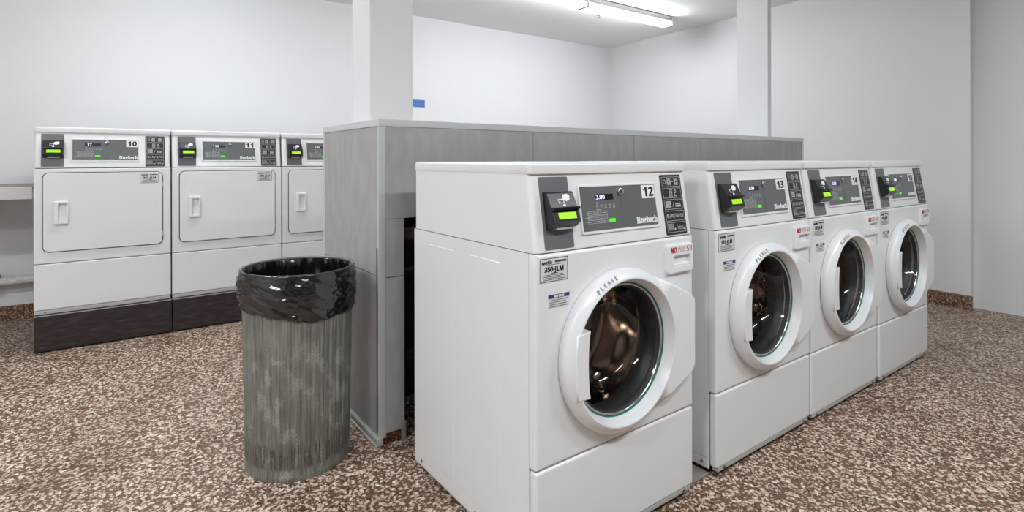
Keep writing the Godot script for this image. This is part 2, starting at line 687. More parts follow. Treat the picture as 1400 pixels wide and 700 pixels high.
func room() -> void:
	struct("floor", box(Vector3(-4.4, -0.12, BACK - 0.2), Vector3(5.0, 0.0, 4.4)), M.terrazzo)
	struct("ceiling", box(Vector3(-4.4, CEIL, BACK - 0.2), Vector3(5.0, CEIL + 0.15, 4.4)), M.ceiling_paint)
	struct("wall_back", box(Vector3(-4.4, 0.0, BACK - 0.2), Vector3(5.0, CEIL, BACK)), M.paint)
	struct("wall_left", box(Vector3(-4.4, 0.0, BACK), Vector3(-4.2, CEIL, 4.2)), M.paint)
	struct("wall_front", box(Vector3(-4.4, 0.0, 4.2), Vector3(5.0, CEIL, 4.4)), M.bounce_cut_grey)
	struct("wall_right", prism(PackedVector2Array([Vector2(4.28, 0.14), Vector2(5.0, 0.14), Vector2(5.0, 4.09), Vector2(4.58, 4.09)]), 0.0, CEIL), M.paint)
	struct("wall_right_recess", box(Vector3(4.37, 0.0, -0.14), Vector3(5.0, CEIL, 4.2)), M.paint)
	# terrazzo skirting with a small rounded top
	var b := begin()
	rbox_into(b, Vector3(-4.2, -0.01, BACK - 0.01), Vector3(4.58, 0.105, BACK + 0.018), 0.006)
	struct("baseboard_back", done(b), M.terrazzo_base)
	var dir := Vector3(4.28, 0, -0.14) - Vector3(4.58, 0, -4.09)
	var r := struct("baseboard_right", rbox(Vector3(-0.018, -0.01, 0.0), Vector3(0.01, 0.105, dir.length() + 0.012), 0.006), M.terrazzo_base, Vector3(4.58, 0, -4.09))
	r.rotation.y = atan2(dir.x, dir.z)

# ------------------------------------------------------------------ the panelled partition behind the washers
func partition() -> void:
	var x0 := -0.055
	var x1 := 3.345
	var zf := -0.915
	var zb := -1.600
	var p := thing("partition", "long grey laminate partition with aluminium edging behind the row of washers", "partition", Vector3.ZERO)
	# end panels, upper and lower, facing the trash can
	mi("end_panel", rbox(Vector3(x0, 0.669, zb + 0.02), Vector3(x0 + 0.02, 1.262, zf - 0.008), 0.002, 1), M.laminate, p)
	mi("end_panel", rbox(Vector3(x0 + 0.001, 0.036, zb + 0.02), Vector3(x0 + 0.021, 0.666, zf - 0.008), 0.002, 1), M.laminate, p)
	# narrow front panels beside the opening
	mi("front_strip", rbox(Vector3(x0 + 0.02, 0.662, zf - 0.018), Vector3(0.053, 0.893, zf), 0.0015, 1), M.laminate, p)
	mi("front_strip", rbox(Vector3(x0 + 0.02, 0.045, zf - 0.018), Vector3(0.053, 0.659, zf + 0.001), 0.0015, 1), M.laminate, p)
	# the band of panels above the opening
	var xs := [x0 + 0.02, 0.72, 1.435, 2.05, 2.667, x1 - 0.022]
	for i in xs.size() - 1:
		mi("front_panel", rbox(Vector3(xs[i] + 0.001, 0.894, zf - 0.018), Vector3(xs[i + 1] - 0.001, 1.262, zf), 0.0015, 1), M.laminate, p)
	for i in 5:
		mi("back_panel", rbox(Vector3(x0 + 0.68 * i + 0.001, 0.03, zb), Vector3(x0 + 0.68 * (i + 1) - 0.001, 1.262, zb + 0.018), 0.0015, 1), M.laminate, p)
	mi("end_panel", rbox(Vector3(x1 - 0.02, 0.03, zb + 0.02), Vector3(x1, 1.262, zf - 0.002), 0.002, 1), M.laminate, p)
	mi("top_board", box(Vector3(x0 + 0.002, 1.262, zb + 0.002), Vector3(x1 - 0.002, 1.288, zf - 0.002)), M.aluminium, p)
	# aluminium angle along the top edges and down the corners
	mi("top_trim", rbox(Vector3(x0 - 0.002, 1.262, zf - 0.02), Vector3(x1 + 0.002, 1.291, zf + 0.003), 0.0015, 1), M.aluminium, p)
	mi("top_trim", rbox(Vector3(x0 - 0.003, 1.262, zb - 0.002), Vector3(x0 + 0.018, 1.291, zf - 0.001), 0.0015, 1), M.aluminium, p)
	mi("corner_trim", rbox(Vector3(x0 - 0.003, 0.03, zf - 0.008), Vector3(x0 + 0.028, 1.262, zf + 0.003), 0.0015, 1), M.aluminium, p)
	mi("corner_trim", rbox(Vector3(x0 - 0.002, 0.03, zb - 0.002), Vector3(x0 + 0.012, 1.262, zb + 0.018), 0.0015, 1), M.aluminium, p)
	mi("corner_trim", rbox(Vector3(x1 - 0.02, 0.03, zf - 0.01), Vector3(x1 + 0.002, 1.262, zf + 0.003), 0.0015, 1), M.aluminium, p)
	mi("slot_shade", box(Vector3(x0 - 0.0035, 0.05, zf - 0.018), Vector3(x0 + 0.004, 0.78, zf - 0.009)), M.rubber, p)  # dark strip painted in for the shaded slot between panel and trim
	# base rail along the end and the rusted foot under the corner
	var rail := mi("base_rail", rbox(Vector3(x0 - 0.014, 0.003, zb), Vector3(x0 + 0.015, 0.036, zf + 0.006), 0.003, 1), M.rail_grey, p)
	mi("base_lip", rbox(Vector3(x0 - 0.018, 0.003, zb), Vector3(x0 - 0.013, 0.014, zf + 0.006), 0.0015, 1), M.aluminium, rail)
	mi("corner_foot", rbox(Vector3(x0 + 0.022, 0.0, zf - 0.03), Vector3(0.052, 0.045, zf - 0.004), 0.004, 1), M.rust, p)
	mi("corner_foot", rbox(Vector3(0.040, 0.0, zf - 0.03), Vector3(0.060, 0.075, zf + 0.006), 0.004, 1), M.concrete, p)
	mi("inner_board", box(Vector3(0.0, 0.0, -1.30), Vector3(x1 - 0.03, 1.262, -1.285)), M.chase_wood, p)
	mi("stud", box(Vector3(0.055, 0.80, -1.02), Vector3(0.30, 0.85, -0.94)), M.chase_wood, p)
	mi("stud", box(Vector3(0.0, 0.0, -1.05), Vector3(0.05, 1.262, -0.94)), M.chase_wood, p)
	# plumbing inside the partition, seen through the gap beside the first washer
	var a := mi("water_pipe", tube([Vector3(0.02, 0.665, -1.0), Vector3(3.2, 0.665, -1.0)], 0.014), M.dark_pipe, self)
	tag(a, "brown water pipe running level inside the partition opening, upper of two", "pipe")
	a.name = numbered("water_pipe")
	var c := mi("supply_pipe", tube([Vector3(0.02, 0.30, -1.02), Vector3(3.2, 0.30, -1.02)], 0.022), M.dark_pipe, self)
	tag(c, "thick dark drain pipe low inside the partition opening behind the washers", "pipe")
	c.name = numbered("drain_pipe")
	for k in 1:
		var pts := []
		for i in 13:
			var t := i / 12.0
			pts.append(Vector3(0.155 + 0.06 * k + 0.02 * sin(t * 7.0 + k), 0.66 - 0.6 * t, -0.985 + 0.05 * sin(t * PI)))
		var h := mi("washer_hose", tube(pts, 0.012), M.rubber, self)
		h.name = numbered("washer_hose")
		tag(h, "black rubber hose hanging inside the partition opening", "hose")

# ------------------------------------------------------------------ columns standing on the partition
func columns() -> void:
	var a := mi("column", rbox(Vector3(0, 0, -0.212), Vector3(0.205, CEIL - 1.288, 0), 0.004, 1), M.paint, self, Vector3(0.002, 1.288, -1.15))
	a.name = numbered("column")
	tag(a, "thick square white painted column standing on the partition beside the trash can end", "column")
	var b := mi("column", rbox(Vector3(0, 0, -0.262), Vector3(0.052, CEIL - 1.288, 0), 0.003, 1), M.paint, self, Vector3(3.268, 1.288, -1.15))
	b.name = numbered("column")
	tag(b, "thin white painted column on the far end of the partition near the last washer", "column")

# ------------------------------------------------------------------ fluorescent ceiling lights
func fixture(at: Vector3, label: String, energy: float, side := SIDE) -> void:
	var n := thing("ceiling_light", label, "ceiling light", at, "")
	var L := 1.23
	var st := begin()
	rbox_into(st, Vector3(0, -0.050, -0.070), Vector3(L, -0.008, 0.070), 0.004, 1)
	box_into(st, Vector3(0.05, -0.010, -0.055), Vector3(L - 0.05, 0.0, 0.055))
	mi("housing", done(st), M.fixture_metal, n)
	# wrap-round prismatic diffuser
	var d := begin()
	var loops := []
	for x in [0.012, L - 0.012]:
		var l := PackedVector3Array()
		for q in rrect(-0.066, -0.100, 0.066, -0.050, 0.02, 4):
			l.append(Vector3(x, q.y, -q.x))
		loops.append(l)
	strips(d, loops, [2])
	cap(d, loops[1])
	cap(d, loops[0], true)
	mi("light_diffuser", done(d), M.lamp_glow, n)
	for x in [0.0, L - 0.012]:
		mi("end_cap", rbox(Vector3(x, -0.103, -0.071), Vector3(x + 0.012, -0.008, 0.071), 0.003, 1), M.fixture_white, n)
	# the latches that hold the diffuser
	for x in [0.3, 0.9]:
		mi("latch", box(Vector3(x, -0.06, 0.066), Vector3(x + 0.02, -0.045, 0.0735)), M.fixture_metal, n)
	# one light in front of each glowing face of the diffuser: below, and along both sides
	for face in [[Vector3(0, -0.107, 0), -PI / 2, 0.13, 1.0], [Vector3(0, -0.076, 0.073), PI, 0.048, side], [Vector3(0, -0.076, -0.073), 0.0, 0.048, side]]:
		var a := AreaLight3D.new()
		a.name = "tube_light"
		a.area_size = Vector2(L - 0.04, face[2])
		a.area_normalize_energy = true
		a.light_energy = energy * face[3]
		a.light_color = Color(0.95, 0.98, 1.0)
		a.area_range = 14.0
		a.area_attenuation = 2.0
		a.shadow_enabled = true
		a.position = face[0] + Vector3(L / 2, 0, 0)
		if face[1] == PI:
			a.rotation = Vector3(0.12, PI, 0)
		else:
			a.rotation.x = face[1] if face[1] < 0.0 else 0.12
		n.add_child(a, true)

func light_fixtures() -> void:
	fixture(Vector3(2.645, CEIL, -2.58), "fluorescent ceiling light with clear ribbed cover near the right wall, its end showing", BACKROW)
	fixture(Vector3(1.405, CEIL, -2.58), "fluorescent ceiling light joined end to end beyond the one near the wall", BACKROW)
	fixture(Vector3(-1.075, CEIL, -2.58), "fluorescent ceiling light over the aisle before the dryers", BACKROW * 1.1)
	fixture(Vector3(-2.9, CEIL, -0.9), "fluorescent ceiling light over the floor before the folding counter", LEFTROW, 0.05)
	fixture(Vector3(-2.9, CEIL, 0.9), "fluorescent ceiling light over the far side of the open floor", LEFTROW, 0.05)
	fixture(Vector3(1.25, CEIL, 1.6), "fluorescent ceiling light over the aisle in front of the washers", FRONTROW, 0.04)
	fixture(Vector3(-0.8, CEIL, 1.6), "fluorescent ceiling light over the open floor facing the washers", FRONTROW, 0.04)

# ------------------------------------------------------------------ control console shared by washers and dryers
func console_frame(seam: float) -> Transform3D:
	return Transform3D(Basis(Vector3.RIGHT, -TILT), Vector3(0, seam, 0))

var console_meshes := {}

func console(n: Node3D, seam: float, number: String, digits: String) -> void:
	var T := console_frame(seam)
	if console_meshes.is_empty():
		make_console_meshes()
	var K := console_meshes
	mi("console", K.body, M.enamel, n, Vector3(0, seam, 0))
	mi("top_cap", K.cap, M.enamel, n, Vector3(0, seam, 0))
	mi("seam_shade", box(Vector3(0.008, -0.004, -DEPTH + 0.01), Vector3(W - 0.008, 0.002, -0.010)), M.gap_shade, n, Vector3(0, seam, 0))  # dark bar adds the shade of the seam under the console
	# card reader
	var pl := mi("reader_plate", K.plate, M.grey_plate, n)
	pl.transform = T
	var rd := mi("card_reader", K.reader, M.black_plastic, n)
	rd.transform = T
	var up := Basis(Vector3.RIGHT, atan2(0.014, 0.042) * -1.0)
	mi("reader_screen", K.screen, M.screen_glow, rd).transform = K.screen_at
	mi("screen_bezel", K.bezel, M.led_black, rd).transform = K.screen_at
	mi("card_icon", K.icon, M.white_print, rd).transform = K.icon_at
	mi("card_slot", box(Vector3(0.050, 0.1125, 0.036), Vector3(0.130, 0.1175, 0.0465)), M.led_black, rd)
	mi("card_tray", box(Vector3(0.062, 0.060, 0.0), Vector3(0.118, 0.066, 0.022)), M.rail_grey, rd)
	# display
	var fr := mi("display_frame", K.dframe, M.plastic, n)
	fr.transform = T
	var dp := mi("display_panel", K.dpanel, M.display_grey, n)
	dp.transform = T
	mi("led_window", K.led, M.led_black, dp)
	write("led_digits", digits, 0.0125, 0.036 if digits.length() > 2 else 0.022, M.led_glow, dp, Vector3(0.258, 0.143, 0.0042), sans)
	mi("status_icons", K.status, M.pale_print, dp)
	mi("cycle_buttons", K.buttons, M.pale_print, dp)
	mi("start_led", K.start, M.green_glow, dp)
	mi("panel_groove", box(Vector3(0.3435, 0.050, 0.0032), Vector3(0.3448, 0.148, 0.0036)), M.teal, dp)
	var lk := mi("key_lock", K.lock, M.chrome, dp)
	mi("key_slot", box(Vector3(0.3445, 0.153, 0.011), Vector3(0.3465, 0.161, 0.0115)), M.rubber, lk)
	write("maker_name", "Huebsch", 0.0185, 0.098, M.white_print, dp, Vector3(0.454, 0.064, 0.0038), serif)
	if number:
		mi("number_plate", K.nplate, M.white_print, dp)
		write("machine_number", number, 0.029, 0.048, M.dark_print, dp, Vector3(0.473, 0.1515, 0.0055), bold)
	# pictogram board
	var pb := mi("pictogram_board", K.pboard, M.picto_black, n)
	pb.transform = T
	for k in 5:
		mi("pictogram", K.pict[k], M.pale_print, pb)

func make_console_meshes() -> void:
	var K := console_meshes
	# body: stacked outlines, the front leaning back
	var st := begin()
	var loops := []
	for y in [0.0012, 0.005, 0.10, 0.214]:
		var zf: float = -tan(TILT) * y + (0.0 if y > 0.003 else -0.003)
		loops.append(at_y(rrect(0.001, -zf, W - 0.001, DEPTH, 0.016, 5), y))
	strips(st, loops, [2])
	cap(st, loops[-1])
	cap(st, loops[0], true)
	K.body = done(st)
	st = begin()
	loops = []
	var fz := 0.026
	for q in [[0.003, 0.2125], [0.0, 0.215], [0.0, 0.236]]:
		loops.append(at_y(rrect(q[0] - 0.001, fz + q[0], W + 0.001 - q[0], DEPTH + 0.001 - q[0], 0.014, 5), q[1]))
	for i in range(1, 5):
		var a := PI / 2 * i / 4.0
		var d := 0.010 * (1 - cos(a))
		loops.append(at_y(inset(rrect(-0.001, fz, W + 0.001, DEPTH + 0.001, 0.014, 5), d), 0.236 + 0.010 * sin(a)))
	strips(st, loops, [2])
	cap(st, loops[-1])
	cap(st, loops[0], true)
	K.cap = done(st)
	K.plate = plate(rrect(0.033, 0.009, 0.138, 0.207, 0.004), 0.0, 0.002)
	# reader: a profile in (out, up) pushed through in x
	var prof := PackedVector2Array([Vector2(0.0, 0.062), Vector2(0.022, 0.066), Vector2(0.042, 0.079), Vector2(0.036, 0.112), Vector2(0.045, 0.1115), Vector2(0.045, 0.119), Vector2(0.033, 0.120), Vector2(0.020, 0.159), Vector2(0.016, 0.164), Vector2(0.0, 0.165)])
	st = begin()
	var a3 := PackedVector3Array()
	var b3 := PackedVector3Array()
	for q in prof:
		a3.append(Vector3(0.042, q.y, q.x))
		b3.append(Vector3(0.137, q.y, q.x))
	for i in prof.size():
		var j := (i + 1) % prof.size()
		st.set_smooth_group(-1)
		quad(st, b3[i], b3[j], a3[j], a3[i])
	var flat := Geometry2D.triangulate_polygon(prof)
	for i in range(0, flat.size(), 3):
		var t := [flat[i], flat[i + 1], flat[i + 2]]
		var area := (prof[t[1]] - prof[t[0]]).cross(prof[t[2]] - prof[t[0]])
		if area < 0:
			t = [t[0], t[2], t[1]]
		# (out, up) counter-clockwise looks towards -x
		tri(st, a3[t[0]], a3[t[1]], a3[t[2]])
		tri(st, b3[t[0]], b3[t[2]], b3[t[1]])
	K.reader = done(st)
	# frames on the two sloping faces of the reader
	var lower := Vector2(0.036 - 0.042, 0.112 - 0.079)   # (out, up)
	var upper := Vector2(0.020 - 0.033, 0.159 - 0.120)
	K.screen_at = Transform3D(Basis(Vector3.RIGHT, atan2(lower.x, lower.y)), Vector3(0.0895, 0.0955, 0.0391))
	K.icon_at = Transform3D(Basis(Vector3.RIGHT, atan2(upper.x, upper.y)), Vector3(0.0895, 0.1395, 0.0268))
	K.bezel = plate(rrect(-0.042, -0.0145, 0.042, 0.014, 0.002), -0.002, 0.0007)
	K.screen = plate(rrect(-0.030, -0.0085, 0.034, 0.0095, 0.001), -0.001, 0.0012)
	st = begin()
	# a hand holding a card over a reader
	plate_into(st, PackedVector2Array([Vector2(0.004, 0.0), Vector2(0.014, -0.004), Vector2(0.026, 0.001), Vector2(0.030, 0.012), Vector2(0.022, 0.018), Vector2(0.008, 0.016), Vector2(0.001, 0.008)]), 0.0, 0.0006)
	frame_into(st, -0.016, -0.010, 0.004, 0.003, 0.002, 0.0006)
	plate_into(st, PackedVector2Array([Vector2(-0.006, -0.018), Vector2(0.000, -0.012), Vector2(0.008, -0.014), Vector2(0.002, -0.019)]), 0.0, 0.0006)
	K.icon = done(st)
	K.dframe = pierced(rrect(0.171, 0.038, 0.513, 0.181, 0.004, 2), rrect(0.177, 0.046, 0.506, 0.175, 0.002, 2), Vector2(0.34, 0.11), 0.0, 0.005, 0.002, 0.004, false, 24)
	K.dpanel = plate(rrect(0.176, 0.045, 0.507, 0.176, 0.002, 2), 0.0, 0.003)
	K.led = plate(rrect(0.236, 0.134, 0.314, 0.152), 0.002, 0.0036)
	st = begin()
	for i in 5:
		var x := 0.240 + 0.0175 * i
		rect_into(st, x, 0.119, x + 0.006, 0.121, 0.0034)
		frame_into(st, x - 0.001, 0.110, x + 0.007, 0.117, 0.0012, 0.0034)
	rect_into(st, 0.238, 0.105, 0.256, 0.107, 0.0034)
	slash_into(st, Vector2(0.241, 0.124), Vector2(0.246, 0.128), 0.003, 0.0034)
	K.status = done(st)
	st = begin()
	for r in 3:
		for c in 3:
			var x := 0.200 + 0.0275 * c
			var y := 0.092 - 0.0125 * r
			frame_into(st, x, y, x + 0.026, y + 0.0105, 0.0011, 0.0034)
			rect_into(st, x + 0.006, y + 0.0045, x + 0.020, y + 0.0062, 0.0034)
		ring_into(st, Vector2(0.2035, 0.097 - 0.0125 * r), 0.0, 0.0026, 0.0036, 8)
		rect_into(st, 0.189, 0.0965 - 0.0125 * r, 0.199, 0.0978 - 0.0125 * r, 0.0034)
	K.buttons = done(st)
	K.start = plate(rrect(0.2865, 0.067, 0.312, 0.078, 0.002), 0.002, 0.004)
	st = begin()
	lathe_z(Vector2(0.3455, 0.157), [Vector2(0.0115, 0.002), Vector2(0.0115, 0.008), Vector2(0.010, 0.011), Vector2(0.0, 0.0112)], 20, [2], st)
	K.lock = done(st)
	K.nplate = plate(rrect(0.443, 0.131, 0.503, 0.173), 0.002, 0.005)
	K.pboard = plate(rrect(0.543, 0.007, 0.648, 0.204, 0.004), 0.0, 0.0025)
	K.pict = []
	for k in 5:
		st = begin()
		var y0 := 0.164 - 0.0375 * k
		var z := 0.0029
		frame_into(st, 0.549, y0, 0.642, y0 + 0.033, 0.0013, z)
		var m := y0 + 0.0165
		if k == 0:
			frame_into(st, 0.556, m - 0.007, 0.568, m + 0.007, 0.002, z)
			ring_into(st, Vector2(0.585, m), 0.004, 0.009, z)
			ring_into(st, Vector2(0.622, m), 0.004, 0.009, z)
			frame_into(st, 0.575, m - 0.011, 0.595, m + 0.011, 0.0015, z)
			frame_into(st, 0.612, m - 0.011, 0.632, m + 0.011, 0.0015, z)
			rect_into(st, 0.600, m - 0.001, 0.608, m + 0.001, z)
		elif k == 1:
			for i in 3:
				frame_into(st, 0.580, m - 0.013 + 0.009 * i, 0.596, m - 0.006 + 0.009 * i, 0.002, z)
			ring_into(st, Vector2(0.611, m + 0.005), 0.003, 0.006, z)
			slash_into(st, Vector2(0.607, m + 0.002), Vector2(0.606, m - 0.010), 0.003, z)
			slash_into(st, Vector2(0.604, m - 0.010), Vector2(0.620, m - 0.010), 0.003, z)
		elif k == 2:
			for i in 3:
				for j in 3:
					rect_into(st, 0.555 + 0.0095 * i, m - 0.010 + 0.0075 * j, 0.5635 + 0.0095 * i, m - 0.004 + 0.0075 * j, z)
			slash_into(st, Vector2(0.590, m - 0.009), Vector2(0.598, m + 0.008), 0.002, z)
			for i in 3:
				rect_into(st, 0.605 + 0.0095 * i, m - 0.009, 0.6135 + 0.0095 * i, m - 0.002, z)
				rect_into(st, 0.605 + 0.0095 * i, m - 0.0005, 0.612 + 0.0095 * i, m + 0.004, z)
		elif k == 3:
			for i in 4:
				var x := 0.560 + 0.0235 * i
				if i % 2 == 0:
					ring_into(st, Vector2(x, m), 0.004, 0.0065, z)
				else:
					frame_into(st, x - 0.006, m - 0.005, x + 0.006, m + 0.005, 0.002, z)
				slash_into(st, Vector2(x - 0.004, m + 0.006), Vector2(x + 0.003, m - 0.004), 0.002, z)
				if i < 3:
					slash_into(st, Vector2(x + 0.009, m - 0.008), Vector2(x + 0.014, m + 0.008), 0.0018, z)
		else:
			for i in 3:
				for j in 3:
					frame_into(st, 0.553 + 0.0095 * i, m - 0.009 + 0.0075 * j, 0.5615 + 0.0095 * i, m - 0.003 + 0.0075 * j, 0.0013, z)
			ring_into(st, Vector2(0.588, m - 0.006), 0.0, 0.004, z, 10)
			slash_into(st, Vector2(0.593, m - 0.010), Vector2(0.601, m + 0.009), 0.002, z)
			for i in 3:
				frame_into(st, 0.604 + 0.0095 * i, m - 0.008, 0.6125 + 0.0095 * i, m + 0.002, 0.0014, z)
			ring_into(st, Vector2(0.634, m - 0.006), 0.0, 0.004, z, 10)
		K.pict.append(done(st))

# ------------------------------------------------------------------ the service sticker and the blue notice
func service_sticker(n: Node3D, at: Vector3, code: String, w := 0.102, h := 0.066) -> void:
	var s := mi("service_sticker", plate(rrect(0, 0, w, h, 0.003), 0.0, 0.0005), M.sticker, n, at)
	var st := begin()
	frame_into(st, 0.0012, 0.0012, w - 0.0012, h - 0.0012, 0.0016, 0.0009)
	for i in 4:
		rect_into(st, 0.014, 0.006 + 0.0042 * i, w - 0.012 - 0.006 * (i % 2), 0.0075 + 0.0042 * i, 0.0009)
	rect_into(st, 0.022, 0.0465, w - 0.020, 0.0477, 0.0009)
	rect_into(st, 0.040, 0.0225, 0.066, 0.0245, 0.0009)
	for i in 9:
		rect_into(st, 0.055 + 0.0045 * i, h - 0.014, 0.0588 + 0.0045 * i, h - 0.0085, 0.0009)
	mi("sticker_print", done(st), M.dark_print, s)
	write("sticker_brand", "sparkle", 0.0085, 0.036, M.dark_print, s, Vector3(0.026, h - 0.0125, 0.0006))
	write("sticker_code", code, 0.0135, 0.068, M.dark_print, s, Vector3(0.052, 0.0345, 0.0006))

func notice_label(n: Node3D, at: Vector3) -> void:
	var s := mi("notice_label", plate(rrect(0, 0, 0.076, 0.036), 0.0, 0.0005), M.sticker, n, at)
	mi("notice_header", plate(rrect(0, 0.0255, 0.076, 0.036), 0.0003, 0.0008), M.blue_print, s)
	write("notice_word", "NOTICE", 0.0065, 0.036, M.white_print, s, Vector3(0.038, 0.0305, 0.0008))
	var st := begin()
	for i in 4:
		rect_into(st, 0.004, 0.002 + 0.0058 * i, 0.070 - 0.004 * (i % 3), 0.0042 + 0.0058 * i, 0.0009)
	mi("notice_print", done(st), M.grey_print, s)

# ------------------------------------------------------------------ washers
func washer(number: String, code: String, at: Vector3, label: String) -> Node3D:
	var n := thing("washing_machine", label, "washing machine", at, "front-loading washers in the row")
	# cabinet
	for s in 2:
		var st := begin()
		var xa := 0.0 if s == 0 else W - 0.006
		box_into(st, Vector3(xa, 0.060, -DEPTH), Vector3(xa + 0.006, SEAM - 0.0012, -0.032))
		for zz in [[-0.604, -0.431], [-0.327, -0.164]]:
			var ra := Vector3(-0.0013 if s == 0 else W - 0.004, 0.075, zz[0])
			rbox_into(st, ra, Vector3(0.004 if s == 0 else W + 0.0013, 0.832, zz[1]), 0.0025, 1)
		mi("side_panel", done(st), M.enamel, n)
		var rail := mi("base_rail", rbox(Vector3(0.001 if s == 0 else W - 0.012, 0.020, -DEPTH), Vector3(0.012 if s == 0 else W - 0.001, 0.060, -0.034), 0.003, 1), M.enamel, n)
		for z in [-0.66, -0.30, -0.06]:
			mi("screw", lathe_x(0.0 if s == 0 else W, Vector2(0.040, z), 0.005, -1.0 if s == 0 else 1.0), M.steel, rail)
	mi("back_panel", box(Vector3(0.002, 0.03, -DEPTH), Vector3(W - 0.002, SEAM, -DEPTH + 0.006)), M.enamel, n)
	mi("inner_deck", box(Vector3(0.006, SEAM - 0.012, -DEPTH + 0.006), Vector3(W - 0.006, SEAM - 0.006, -0.036)), M.enamel, n)
	mi("floor_tray", box(Vector3(0.03, 0.022, -DEPTH + 0.02), Vector3(W - 0.03, 0.03, -0.05)), M.rubber, n)
	# front
	var fp := rrect(0.0, 0.2985, W, SEAM - 0.0012)
	mi("front_panel", pierced(fp, circle(Vector2(DOOR.x, DOOR.y), 0.207, 64), Vector2(DOOR.x, DOOR.y), -0.031, 0.0, 0.009), M.enamel, n)
	mi("lower_panel", rbox(Vector3(0.0, 0.034, -0.031), Vector3(W, 0.296, 0.0), 0.009, 3), M.enamel, n)
	var kick := mi("kick_rail", rbox(Vector3(0.012, 0.018, -0.028), Vector3(W - 0.012, 0.036, -0.003), 0.003, 1), M.rail_grey, n)
	for x in [0.05, W - 0.05]:
		mi("bolt", lathe_z(Vector2(x, 0.027), [Vector2(0.006, -0.004), Vector2(0.006, 0.0), Vector2(0.0, 0.0005)], 12), M.steel, kick)
	for x in [0.06, W - 0.06]:
		for z in [-0.08, -DEPTH + 0.08]:
			mi("foot", foot_mesh(), M.rubber, n, Vector3(x, 0, z))
	# soap drawer
	var outer := PackedVector2Array()
	for q in rrect(0.533, 0.762, 0.664, 0.852, 0.008, 3):
		outer.append(q)
	for i in outer.size():
		if outer[i].y < 0.78:
			outer[i].y -= 0.010 * (1.0 - pow((outer[i].x - 0.5985) / 0.0655, 2.0))
	var pocket := rrect(0.560, 0.778, 0.648, 0.817, 0.006, 3)
	var sd := mi("soap_drawer", pierced(outer, pocket, Vector2(0.6, 0.80), 0.0, 0.014, 0.004, 0.0125, true, 40), M.plastic, n)
	mi("drawer_scoop", rbox(Vector3(0.561, 0.770, 0.001), Vector3(0.647, 0.791, 0.0125), 0.005), M.plastic, sd)
	write("warning_red", "NO", 0.0175, 0.031, M.red_print, sd, Vector3(0.559, 0.8345, 0.0142))
	write("warning_worn", "POD", 0.0175, 0.036, M.faded_print, sd, Vector3(0.600, 0.8345, 0.0142))
	write("warning_red", "S!!", 0.0175, 0.027, M.red_print, sd, Vector3(0.6405, 0.8345, 0.0142), sans)
	# door: a round white ring with a hinge wing, a grip and a glass bowl
	var c := Vector2(DOOR.x, DOOR.y)
	var ring := lathe_z(c, [Vector2(0.234, 0.003), Vector2(0.2395, 0.006), Vector2(0.240, 0.018), Vector2(0.2390, 0.0245), Vector2(0.2355, 0.0300), Vector2(0.2290, 0.0365), Vector2(0.2220, 0.0422), Vector2(0.2160, 0.0460), Vector2(0.2125, 0.0470), Vector2(0.2100, 0.0455), Vector2(0.1995, 0.0230), Vector2(0.1970, 0.010)], 96, [1, 1, 1, 1, 1, 1, 1, 1, 1, 2, 2])
	var door := mi("door", ring, M.plastic, n)
	var pts := circle(c, 0.239, 96)
	for q in [Vector2(0.627, 0.446), Vector2(0.632, 0.460), Vector2(0.632, 0.672), Vector2(0.627, 0.686)]:
		pts.append(q)
	var hull := Geometry2D.convex_hull(pts)
	hull.remove_at(hull.size() - 1)
	if Geometry2D.is_polygon_clockwise(hull):
		hull.reverse()
	var both := polar([hull, circle(c, 0.2165, 64)], c, 96)
	var wing := begin()
	var rows := [PackedVector3Array(), PackedVector3Array(), PackedVector3Array(), PackedVector3Array(), PackedVector3Array()]
	for i in both[0].size():
		var p: Vector2 = both[0][i]
		var q: Vector2 = both[1][i]
		var out := (p - c).normalized()
		var z := lerpf(0.014, 0.044, smoothstep(0.2395, 0.262, p.distance_to(c)))
		rows[0].append(Vector3(p.x, p.y, 0.002))
		rows[1].append(Vector3(p.x, p.y, z - 0.004))
		rows[2].append(Vector3(p.x - out.x * 0.0015, p.y - out.y * 0.0015, z - 0.001))
		rows[3].append(Vector3(p.x - out.x * 0.005, p.y - out.y * 0.005, z))
		rows[4].append(Vector3(q.x, q.y, 0.0445))
	strips(wing, rows, [1, 2, 2, 3])
	mi("hinge_wing", done(wing), M.plastic, door)
	var grip := PackedVector2Array([Vector2(0.108, 0.476), Vector2(0.155, 0.472), Vector2(0.151, 0.49), Vector2(0.148, 0.53), Vector2(0.147, 0.565), Vector2(0.148, 0.60), Vector2(0.151, 0.637), Vector2(0.155, 0.658), Vector2(0.108, 0.652), Vector2(0.102, 0.612), Vector2(0.100, 0.565), Vector2(0.102, 0.516)])
	mi("grip", plate(grip, 0.012, 0.0485, 0.003), M.plastic, door)
	mi("gasket", lathe_z(c, [Vector2(0.1970, 0.011), Vector2(0.1955, 0.012), Vector2(0.1940, 0.011), Vector2(0.193, 0.004)], 72), M.teal, door)
	mi("glass_ring", lathe_z(c, [Vector2(0.1945, 0.007), Vector2(0.191, 0.010), Vector2(0.187, 0.0095), Vector2(0.186, 0.004)], 72), M.chrome, door)
	mi("glass_seat", lathe_z(c, [Vector2(0.187, 0.006), Vector2(0.181, 0.004), Vector2(0.178, -0.01)], 72), M.rubber, door)
	mi("glass_bowl", lathe_z(c, [Vector2(0.183, 0.006), Vector2(0.177, -0.006), Vector2(0.168, -0.035), Vector2(0.148, -0.075), Vector2(0.122, -0.100), Vector2(0.085, -0.112), Vector2(0.04, -0.116), Vector2(0.0, -0.117)], 72), M.glass, door)
	var lst := SurfaceTool.new()
	lst.begin(Mesh.PRIMITIVE_TRIANGLES)
	var word := "PLEASE"
